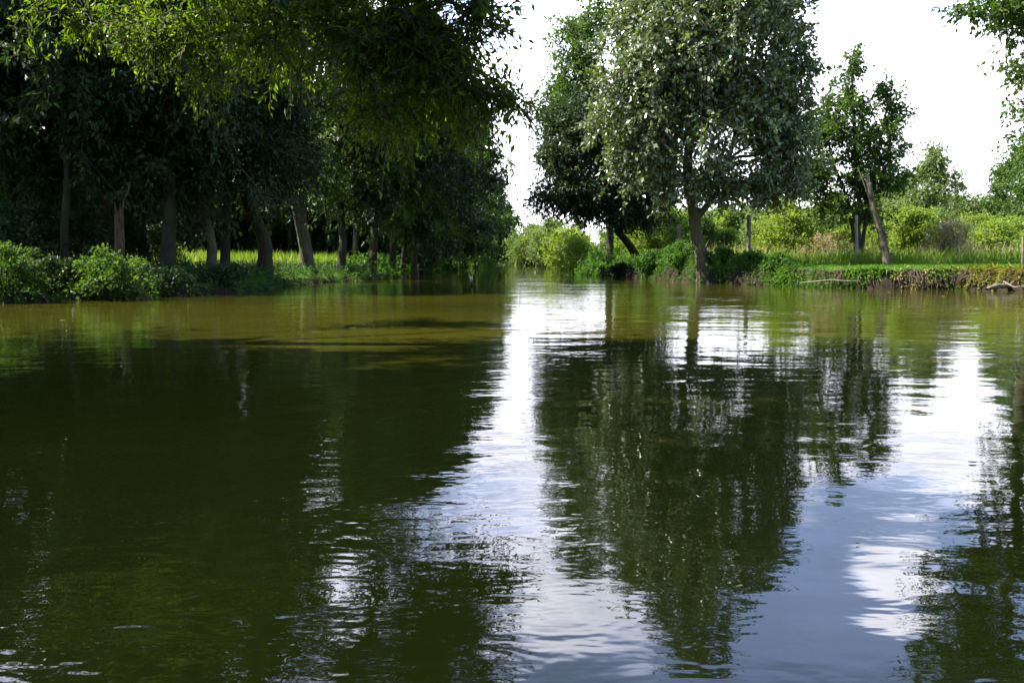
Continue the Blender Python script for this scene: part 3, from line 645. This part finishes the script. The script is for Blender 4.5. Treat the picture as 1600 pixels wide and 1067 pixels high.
for k in range(24):
    if k in (9, 11): continue
    u = [20, 95, 165, 240, 265, 300, 335, 365, 395, 425, 450, 475, 500, 520, 545, 570, 592, 615, -20, 180, 410, 350, 460, 535][k]; D = [56, 58, 55, 60, 57, 55, 61, 58, 62, 59, 63, 60, 66, 64, 70, 74, 80, 86, 54, 64, 70, 66, 72, 78][k]
    copy_tree(tprot[k % 3], tuple(gpt(u, D)), k * 1.3, 0.9 + .06 * (k % 4), tl)
# end of the channel and right bank shrubs
bush('willow_shrub', 'pale round willow shrub at the far end of the channel', gpt(832, 150), 5.0, 4, 8.6, LEAF_WILLOW, 210, leaf=0.42, n=110, per=80, twig=1.6, stemr=.06)
bush('willow_shrub', 'pale tall willow shrub right of the round one at the channel end', gpt(862, 140), 3.6, 4, 8.2, LEAF_WILLOW, 211, leaf=0.4, n=90, per=80, twig=1.5, stemr=.06)
bush('willow_shrub', 'small distant willow shrub left of the round one at the channel end', gpt(806, 190), 4.5, 4, 6.5, LEAF_WILLOW, 212, leaf=0.45, n=70, per=80, twig=1.5, stemr=.06)
bush('river_shrub', 'remote green shrub at the last bend of the left bank', gpt(769, 180), 4.5, 4, 5.0, LEAF_HERB, 310, leaf=0.42, n=90, per=80, twig=1.4, stemr=.06)
bush('river_shrub', 'farthest shrub closing the end of the channel', gpt(786, 236), 7.0, 4, 6.5, LEAF_HERB, 311, leaf=0.5, n=110, per=80, twig=1.8, stemr=.06)
bush('channel_bush', 'yellow green bush hanging over the right bank under the dark leaning tree', gpt(905, 80), 2.3, 2.3, 4.0, LEAF_BRIGHT, 213, leaf=0.28, n=70, per=75, twig=0.9)
bush('channel_bush', 'bright bush farther back on the right bank beside the pale willows', gpt(884, 100), 2.8, 2.6, 5.0, LEAF_BRIGHT, 214, leaf=0.33, n=70, per=75, twig=1.1)
bush('channel_bush', 'dark green rounded bush at the waterline under the dark leaning tree', gpt(925, 55), 1.9, 1.6, 1.7, LEAF_HERB, 215, leaf=0.18, n=60, per=80)
bush('channel_bush', 'dark dense bush at the waterline left of the nettles', gpt(968, 50), 1.3, 1.3, 1.25, LEAF_DARK, 216, leaf=0.16, n=44, per=80)
bush('nettle_clump', 'tall green nettle clump on the bank left of the silvery tree', gpt(1020, 44), 1.1, 1.0, 1.2, LEAF_HERB, 217, leaf=0.15, n=60, per=60)
bush('nettle_clump', 'green nettle clump touching the foot of the silvery tree on its left', gpt(1060, 40), 0.9, 0.9, 1.15, LEAF_HERB, 218, leaf=0.14, n=54, per=60)
bush('nettle_clump', 'leafy clump just right of the silvery tree trunk', gpt(1128, 35.6), 0.75, 0.6, 0.75, LEAF_HERB, 219, leaf=0.13, n=44, per=60)
bush('nettle_clump', 'low dark leafy clump drooping to the water right of the silvery tree', gpt(1175, 33.6), 0.9, 0.6, 0.55, LEAF_HERB, 220, leaf=0.12, n=44, per=60, zoff=0)
bush('nettle_clump', 'end clump of greenery where the bare root bank starts', gpt(1218, 32.3), 0.7, 0.5, 0.45, LEAF_HERB, 221, leaf=0.12, n=36, per=60)
# meadow shrubs
bush('meadow_bush', 'round light green bush right of the dark post', gpt(1228, 45), 1.8, 1.6, 3.1, LEAF_BRIGHT, 222, leaf=0.17, n=110, per=80, twig=.55)
bush('meadow_bush', 'bright bush behind the trunk of the silvery tree on the left', gpt(1040, 62), 2.5, 2.0, 3.6, LEAF_BRIGHT, 223, leaf=0.24, n=90, per=75)
bush('meadow_bush', 'bright yellow green bush between dark leaning tree and silvery tree', gpt(985, 68), 2.5, 2.0, 3.4, LEAF_BRIGHT, 224, leaf=0.24, n=80, per=75)
bush('meadow_bush', 'light green bush left of the grey meadow post', gpt(1318, 48), 1.2, 1.2, 2.0, LEAF_BRIGHT, 225, leaf=0.17, n=60, per=70)
bush('meadow_bush', 'bright fresh green bush just right of the leaning dead trunk', gpt(1425, 44), 1.7, 1.5, 2.8, LEAF_BRIGHT, 226, leaf=0.17, n=100, per=75)
bush('flowering_bush', 'pinkish seeding bush between the round bush and the grey post', gpt(1292, 43), 1.3, 1.1, 1.5, SEED_PINK, 227, leaf=0.10, n=60, per=50)
bush('flowering_bush', 'tall pinkish seeding bush right of the leaning dead trunk', gpt(1482, 42), 1.5, 1.3, 2.1, SEED_PINK, 228, leaf=0.10, n=80, per=50)
bush('meadow_bush', 'green bush behind the pink seeding bush toward the right', gpt(1520, 52), 2.2, 1.6, 2.9, LEAF_BRIGHT, 229, leaf=0.2, n=80, per=75)
bush('meadow_bush', 'bush with dark stems at the right end of the meadow', gpt(1590, 50), 1.8, 1.6, 2.6, LEAF_BRIGHT, 230, leaf=0.2, n=60, per=70)
bush('meadow_bush', 'pale bush between silvery tree trunk and dark post', gpt(1132, 60), 2.0, 1.6, 2.3, LEAF_BRIGHT, 231, leaf=0.22, n=60, per=70)
for k, (u, D, r, h, mt, lab) in enumerate([(1372, 56, 1.9, 3.1, LEAF_BRIGHT, 'tall bright bush showing behind the foot of the sparse tree'), (1462, 51, 1.8, 3.0, LEAF_WILLOW, 'pale green ragged bush behind the tall pinkish seeding bush'),
        (1556, 47, 1.6, 2.1, LEAF_BRIGHT, 'lower ragged bush near the right end of the meadow'), (1262, 53, 1.9, 3.2, LEAF_WILLOW, 'pale bush rising behind the round light green bush'), (1182, 56, 1.7, 2.6, LEAF_WILLOW, 'pale ragged bush just right of and behind the dark post'),
        (1090, 58, 1.8, 2.9, LEAF_MID, 'mid green bush directly behind the silvery tree trunk')]):
    bush('meadow_bush', lab, gpt(u, D), r, 1.4, h, mt, 600 + k, leaf=0.18, n=90, per=70, twig=.7)
# feathery young trees
for (u, D, H, R, lab, sd, mat) in [(1300, 66, 5.4, 2.2, 'low bushy young tree far behind the pinkish seeding bush', 244, LEAF_BRIGHT), (1505, 64, 5.2, 2.4, 'low bushy young tree between the feathery tree and the olive green tree', 245, LEAF_WILLOW),
                             (1215, 70, 5.6, 2.3, 'low bushy young tree far behind the round light green bush', 246, LEAF_WILLOW), (1378, 72, 6.2, 2.3, 'bushy young tree far behind the leaning dead trunk', 247, LEAF_BRIGHT),
                             (1452, 58, 8.2, 2.3, 'young feathery light green tree on the meadow right of the sparse tree', 240, LEAF_WILLOW),
                             (1410, 66, 7.0, 2.4, 'light green young tree half hidden behind the sparse tree', 241, LEAF_WILLOW),
                             (1572, 62, 8.6, 2.6, 'olive green tree at the right side of the meadow', 242, LEAF_MID),
                             (1620, 58, 10.5, 3.0, 'taller green tree cut by the right edge behind the meadow', 243, LEAF_MID)]:
    wood_tree('young_tree', lab, u, D, H, R, 0.10, sd, zlow=0.6, mat=mat, bark=BARK, leaf=0.24, n=8, dens=20, per=80, group=None, twigs=False, limb_r=0.03, twig=0.9)
# far woodland behind the right meadow
pr = []
for k in range(26):
    u = [1010, 1040, 1070, 1098, 1122, 1150, 1182, 1215, 1250, 1290, 1330, 1370, 1400, 1440, 1480, 1515, 1550, 1585, 1620, 1655, 985, 960, 1135, 1165, 1110, 1195][k]
    D = 92 + (k * 37 % 30); x = (u - 800) / FPX * D; z = gz(x, D)
    lab = 'small pale tree in the distant woodland line behind the right meadow'
    if k < 3:
        r_ = wood_tree('distant_tree', lab, None, D, 6.5 + 0.4 * k, 2.8, 0.14, 260 + k, x=x, zlow=0.9, mat=[LEAF_WILLOW, LEAF_BRIGHT, LEAF_WILLOW][k], bark=BARK_PALE, leaf=0.42, n=8, dens=14, per=60, group='distant woodland behind the right meadow', twigs=False, limb_r=.05)
        pr.append(r_)
    else: copy_tree(pr[k % 3], (x, D, z), k * 2.1, 0.85 + 0.06 * (k % 5), lab)

# ------------------------------------------------------------------ posts
def post(name, label, u, D, vtop, r, mat, lean=0.0, seed=0, cat='post'):
    rng = np.random.default_rng(seed); b = on_ground(u, D); top = P(u + lean, vtop, D)
    tb = Tubes(); pts = np.linspace(b - np.array([0, 0, 0.3]), top, 7); tb.add(pts, r, 10, 0.05, rng)
    tag(tb.build(name, mat, origin=b), label, cat)
post('wooden_post', 'dark upright wooden post in the grass right of the silvery tree', 1170, 38.5, 337, 0.10, POST, seed=1)
post('wooden_post', 'thin grey wooden post left of the leaning dead trunk', 1339, 38, 337, 0.065, POST_GREY, -1, seed=2)
post('wooden_post', 'dark post among the bushes left of the silvery tree trunk', 1060, 48, 352, 0.12, POST, seed=3)
post('wooden_post', 'pale thin stake at the right edge of the grass', 1598, 27.6, 372, 0.03, DRIFT, seed=4, cat='stake')

# ------------------------------------------------------------------ grass and undergrowth
def blades(n, xr, yr, rng, h, w_, inside, lean=0.35, tintf=None):
    x = rng.uniform(*xr, n); y = rng.uniform(*yr, n); k = inside(x, y); x, y = x[k], y[k]; n = len(x)
    z = height(x, y); hh = h * rng.uniform(0.5, 1.3, n) * (1 + 0.35 * wob(x, y, 0.8) / 2)
    a = rng.uniform(0, 2 * np.pi, n); dx = np.stack([np.cos(a), np.sin(a), np.zeros(n)], -1)
    ld = rng.normal(0, lean, (n, 2))
    b = np.stack([x, y, z - 0.03], -1)
    mid = b + np.stack([ld[:, 0] * hh * .35, ld[:, 1] * hh * .35, hh * .55], -1); tip = b + np.stack([ld[:, 0] * hh, ld[:, 1] * hh, hh], -1)
    W = (w_ * rng.uniform(.7, 1.3, n))[:, None]
    V = np.stack([b - dx * W * .35, mid - dx * W * .5 , tip, mid + dx * W * .5], 1).reshape(-1, 3)
    T = np.repeat(np.clip(0.5 + 0.18 * wob(x, y, 0.35) + rng.normal(0, .2, n), 0, 1), 4)
    return V, np.arange(4 * n).reshape(-1, 4), T
def dR(x, y):
    ins = (x < np.interp(y, RB[:, 1], RB[:, 0])); d = dist_poly(x, y, RB); return np.where(ins, -d, d)
def dL(x, y):
    ins = (x > np.interp(y, LB[:, 1], LB[:, 0])); d = dist_poly(x, y, LB); return np.where(ins, -d, d)
def view(x, y, m=1.0): return (np.abs(x) < (y * 0.66 + m)) & (y > 3)
rng = np.random.default_rng(300)
def veg(name, mat, parts, kind='stuff'):
    lv = Leaves()
    for pz in parts: lv.add(*pz)
    return tag(lv.build(name, mat), kind=kind)
# right meadow: short mown grass, then tall weeds
veg('meadow_grass', GRASS, [blades(110000, (5, 32), (26, 46), rng, 0.10, 0.022, lambda x, y: (dR(x, y) > 0.25) & view(x, y, 3)),
                            blades(22000, (5, 26), (25, 46), rng, 0.22, 0.025, lambda x, y: (dR(x, y) > 0.12 + .12 * wob(x, y, 1.3)) & (dR(x, y) < .7) & view(x, y, 3), lean=.6),
                            blades(60000, (5, 90), (44, 110), rng, 0.3, 0.06, lambda x, y: (dR(x, y) > 0.3) & view(x, y, 3))])
veg('tall_weeds', GRASS_TALL, [blades(36000, (8, 42), (36, 50), rng, 0.62, 0.035, lambda x, y: (y + x * 0.05 + 1.6 * wob(x, y, .28) > 38.5) & (dR(x, y) > 2) & view(x, y, 3), lean=.25),
                               blades(30000, (8, 70), (50, 75), rng, 0.8, 0.06, lambda x, y: (dR(x, y) > 1) & view(x, y, 3), lean=.25)])
veg('seed_heads', SEED_PINK, [blades(7000, (9, 42), (39, 48), rng, 0.95, 0.03, lambda x, y: (wob(x, y, .45) > 0.1) & (dR(x, y) > 2) & view(x, y, 3), lean=.3)])
# left bank
veg('bank_grass', GRASS, [blades(70000, (-40, -5), (16, 56), rng, 0.16, 0.025, lambda x, y: (dL(x, y) > 2.2) & view(x, y, 3)),
                          blades(20000, (-50, -5), (48, 110), rng, 0.3, 0.06, lambda x, y: (dL(x, y) > 0.2) & view(x, y, 3))])
veg('tall_meadow_grass', GRASS_TALL, [blades(70000, (-46, -7), (32, 60), rng, 0.7, 0.035, lambda x, y: (dL(x, y) + 0.6 * wob(x, y, .6) > 3.6 - (y > 44) * 1.0) & (wob(x, y, .33) > -1.0) & view(x, y, 3), lean=.25)])
def herbs(n, xr, yr, inside, rng, h, leaf, wid=.5):
    x = rng.uniform(*xr, n); y = rng.uniform(*yr, n); k = inside(x, y); x, y = x[k], y[k]; n = len(x); m = 14
    z0 = np.maximum(height(x, y), -0.05); hh = h * rng.uniform(.5, 1.2, n)
    s = rng.uniform(0.05, 1, (n, m)); ln = rng.normal(0, .2, (n, 1, 2))
    pos = np.stack([x[:, None] + ln[:, :, 0] * s * hh[:, None], y[:, None] + ln[:, :, 1] * s * hh[:, None], z0[:, None] + s * hh[:, None]], -1)
    pos += rng.normal(0, leaf * .4, pos.shape); pos = pos.reshape(-1, 3)
    ax = rng.normal(0, 1, pos.shape) + np.array([0, 0, .15])
    T = np.clip(np.repeat(0.5 + rng.normal(0, .15, n), m) + rng.normal(0, .18, n * m), 0, 1)
    return leaf_arrays(pos, ax, leaf, rng, wid=wid, tint=T)
veg('bank_undergrowth', LEAF_HERB, [herbs(5200, (-16, -6), (15, 42), lambda x, y: (dL(x, y) > -0.05) & (dL(x, y) < 1.6) & view(x, y, 3), rng, 0.42, 0.085),
                                    herbs(2500, (-9, -4), (42, 120), lambda x, y: (dL(x, y) > -0.1) & (dL(x, y) < 2.5), rng, 0.9, 0.2)])
veg('woodland_floor_herbs', LEAF_DARK, [herbs(9000, (-26, -6), (18, 50), lambda x, y: (dL(x, y) > .8) & (dL(x, y) < 4.2 - (y > 40) * 1.5) & view(x, y, 2), rng, 0.40, 0.10)])
veg('meadow_herbs', LEAF_BRIGHT, [herbs(2600, (8, 44), (36.5, 50), lambda x, y: (wob(x, y, .4) + .5 * wob(x, y, 1.1) > .35) & (y + .6 * wob(x, y, .5) > 38.5) & (dR(x, y) > 2) & view(x, y, 2), rng, 0.85, 0.11)])
veg('bank_ivy', LEAF_DARK, [herbs(3400, (5.5, 19), (22, 46), lambda x, y: (dR(x, y) > -0.1) & (dR(x, y) < .45) & (wob(x, y, 1.4) > -.2), rng, 0.22, 0.08)])
veg('riverside_undergrowth', LEAF_HERB, [herbs(2600, (5, 14), (31, 60), lambda x, y: (dR(x, y) > -0.02) & (dR(x, y) < 1.3) & (x < 11.2), rng, 0.55, 0.11),
                                         herbs(2400, (5, 12), (58, 140), lambda x, y: (dR(x, y) > -0.1) & (dR(x, y) < 2.5), rng, 1.1, 0.24),
                                         herbs(1500, (10, 22), (24, 34), lambda x, y: (dR(x, y) > 0.02) & (dR(x, y) < .5) & (wob(x, y, .7) > .2), rng, 0.2, 0.07),
   herbs(2600, (6, 11.8), (28, 46), lambda x, y: (dR(x, y) > -0.12) & (dR(x, y) < .5), rng, 0.3, 0.09),
   herbs(1300, (11, 17), (24, 31), lambda x, y: (dR(x, y) > -0.05) & (dR(x, y) < .35) & (wob(x, y, 1.1) > -.1), rng, 0.12, 0.06)])

# ------------------------------------------------------------------ bare root bank
def bank_point(s_, off=0.0):
    """point along the right bank line between (11.6,29.3) and (18,24)"""
    seg = RB[(RB[:, 1] < 30.5) & (RB[:, 1] > 20)][::-1]
    L = np.r_[0, np.cumsum(np.hypot(*np.diff(seg, axis=0).T))]; d = s_ * L[-1]
    return np.array([np.interp(d, L, seg[:, 0]), np.interp(d, L, seg[:, 1])])
def inland(x, y):
    e = 0.05; g = np.array([float(dR(np.array([x + e]), np.array([y]))[0] - dR(np.array([x - e]), np.array([y]))[0]), float(dR(np.array([x]), np.array([y + e]))[0] - dR(np.array([x]), np.array([y - e]))[0])])
    return g / (np.linalg.norm(g) + 1e-9)
def roots(name, label, s0, s1, n, seed):
    rng = np.random.default_rng(seed); tb = Tubes(); b = bank_point((s0 + s1) / 2); cen = rng.uniform(s0, s1, 7)
    for k in range(n):
        s_ = rng.uniform(s0, s1) if k % 3 == 0 else float(np.clip(rng.choice(cen) + rng.normal(0, .012), s0, s1)); q = bank_point(s_); g = inland(*q); tdir = np.array([-g[1], g[0]])
        top = np.r_[q + g * rng.uniform(.25, .45), rng.uniform(.45, .72)]
        end = np.r_[q - g * rng.uniform(-0.02, .16) + tdir * rng.normal(0, .28), rng.uniform(-.08, .25)]
        mid = (top + end) / 2 + np.r_[-g * rng.uniform(.08, .22), rng.uniform(0, .1)]
        t_ = np.linspace(0, 1, 8)[:, None]; c = (1 - t_) ** 2 * top + 2 * t_ * (1 - t_) * mid + t_ ** 2 * end
        c[1:-1] += rng.normal(0, .02, (6, 3)); tb.add(c, np.linspace(rng.choice([.010, .016, .03, .045], p=[.4, .35, .18, .07]), .005, 8), 5)
    return tag(tb.build(name, ROOT, origin=(b[0], b[1], 0.4)), label, 'roots')
roots('exposed_roots', 'tangle of brown roots hanging on the bare bank left of the sandy tuft', .0, .42, 80, 401)
roots('exposed_roots', 'dark roots on the bank between the sandy tuft and the yellow grass', .42, .62, 50, 402)
roots('exposed_roots', 'reddish roots under the yellow grass at the right end of the bank', .62, .9, 100, 403)
def tuft(name, label, u, D, n, r, h, mat, seed, hang=0.4):
    rng = np.random.default_rng(seed); p0 = on_ground(u, D); x, y = p0[0], p0[1]; g = inland(x, y)
    a = rng.normal(0, 1, (n, 2)) * r * np.array([1, .35]); tdir = np.array([-g[1], g[0]])
    xy = np.array([x, y]) + a[:, :1] * tdir + a[:, 1:] * g
    kk = dR(xy[:, 0], xy[:, 1]) > 0.05; xy = xy[kk]; n = len(xy)
    z = height(xy[:, 0], xy[:, 1]) + rng.uniform(0, .08, n)
    pos = np.c_[xy, z]; ax = np.c_[-g[0] * hang + rng.normal(0, .5, n), -g[1] * hang + rng.normal(0, .5, n), rng.normal(.2 - hang * .8, .5, n)]
    root = empty(name, p0, label, 'plant tuft'); mesh_np('foliage', *leaf_arrays(pos, ax, h, rng, wid=.22)[:2], mat, root, tint=np.repeat(rng.uniform(0, 1, n), 4))
tuft('dry_tuft', 'sandy coloured tuft of dry leaves spilling down the root bank', 1432, 28.0, 1500, 0.42, 0.17, DRY_LEAF, 410, .9)
tuft('yellow_grass_tuft', 'yellow green grass mat draped over the bank at the right end', 1562, 26.9, 5200, 0.85, 0.2, GRASS_DRY, 411, .8)
for (u, D, n, r, h, lab) in [(1252, 30.6, 700, .4, .2, 'green grass tuft hanging over the bank at the left end of the roots'), (1318, 29.2, 900, .5, .22, 'green grass tuft hanging over the roots above the bleached branch'),
                       (1372, 28.7, 600, .3, .2, 'green grass tuft at the bank edge before the leaning dead trunk'), (1486, 27.9, 900, .5, .2, 'green grass tuft over the dark roots between sandy tuft and yellow grass'), (1218, 31.6, 700, .5, .22, 'green grass tuft over the bank edge beside the end clump of greenery')]:
    tuft('grass_tuft', lab, u, D, n, r, h, GRASS, int(u), .8)
# driftwood and sticks
def stick(name, label, pts, r, mat, cat, seed, seg=8):
    rng = np.random.default_rng(seed); tb = Tubes(); pts = np.asarray(pts, float)
    t0 = np.linspace(0, 1, len(pts)); t1 = np.linspace(0, 1, 14); q = np.stack([np.interp(t1, t0, pts[:, k]) for k in range(3)], -1)
    q[1:-1] += rng.normal(0, r[0] * .15, (12, 3)); tb.add(q, np.interp(t1, np.linspace(0, 1, len(r)), r), seg, .08, rng)
    return tag(tb.build(name, mat, origin=pts[0]), label, cat)
stick('driftwood_log', 'pale driftwood log lying at the waterline below the yellow grass', [P(1541, 452, 25.9), P(1556, 447, 26.1), P(1580, 446, 26.3)], [.05, .09, .07], DRIFT, 'driftwood', 1)
stick('fallen_branch', 'long bleached branch lying along the root bank just above the water', [P(1250, 442, 30.2), P(1272, 440, 29.5), P(1300, 437, 29.0), P(1322, 439.5, 28.6), P(1345, 438, 28.3)], [.018, .022, .010], DRIFT, 'branch', 2, 6)
stick('fallen_branch', 'pale driftwood pieces at the foot of the silvery tree', [P(1108, 436, 35.1), P(1120, 441, 34.6), P(1142, 440, 34.2)], [.07, .05, .02], DRIFT, 'branch', 3, 6)
stick('fallen_branch', 'thin pale twig slanting into the water at the right end of the bank', [P(1568, 440, 26.4), P(1585, 449, 25.7), P(1600, 446, 25.5)], [.03, .02, .012], DRIFT, 'branch', 4, 6)

# ------------------------------------------------------------------ things floating on the water
def float_leaf(label, u, v, L, mat, rot, seed):
    b = (533.5 - v) / FPX; D = -CAMH / ((b * math.cos(PITCH) - math.sin(PITCH)) / (math.cos(PITCH) + b * math.sin(PITCH)))
    c = P(u, v, D); n = 14; rng = np.random.default_rng(seed)
    th = np.linspace(0, 2 * np.pi, n, endpoint=False); x = np.cos(th) * L / 2; y = np.sin(th) * L * .3 * (1 - .35 * np.cos(th))
    zz = 0.006 + 0.10 * np.abs(y) + rng.uniform(0, .002, n)
    ca, sa = math.cos(rot), math.sin(rot)
    ring = np.stack([c[0] + x * ca - y * sa, c[1] + x * sa + y * ca, zz], -1)
    V = np.concatenate([[(c[0], c[1], .007)], ring]); F = [(0, k + 1, (k + 1) % n + 1) for k in range(n)]
    tag(mesh_np('floating_leaf', V, F, mat, tint=np.full(n + 1, .5), origin=(c[0], c[1], 0)), label, 'leaf')
float_leaf('dark green leaf floating on the pale cloud reflection at right', 1328, 754, 0.058, LEAF_HERB, 0.1, 1)
float_leaf('tiny white fleck floating on the blue reflection at lower right', 1340, 851, 0.016, SEED_PINK, 0.1, 2)
float_leaf('pale yellow leaf floating near the bank below the sandy tuft', 1474, 463, 0.14, DRY_LEAF, 0.4, 3)
float_leaf('yellow leaf floating by the bank left of the sandy tuft', 1389, 456, 0.14, DRY_LEAF, 0.8, 4)
float_leaf('pale leaf floating on the olive water at left centre', 551, 513, 0.09, DRY_LEAF, 0.3, 5)
float_leaf('pale leaf floating near the left bushes', 98, 501, 0.09, DRY_LEAF, 0.3, 6)
float_leaf('small dark leaf floating right of the dark green leaf', 1520, 724, 0.045, LEAF_HERB, 0.2, 7)
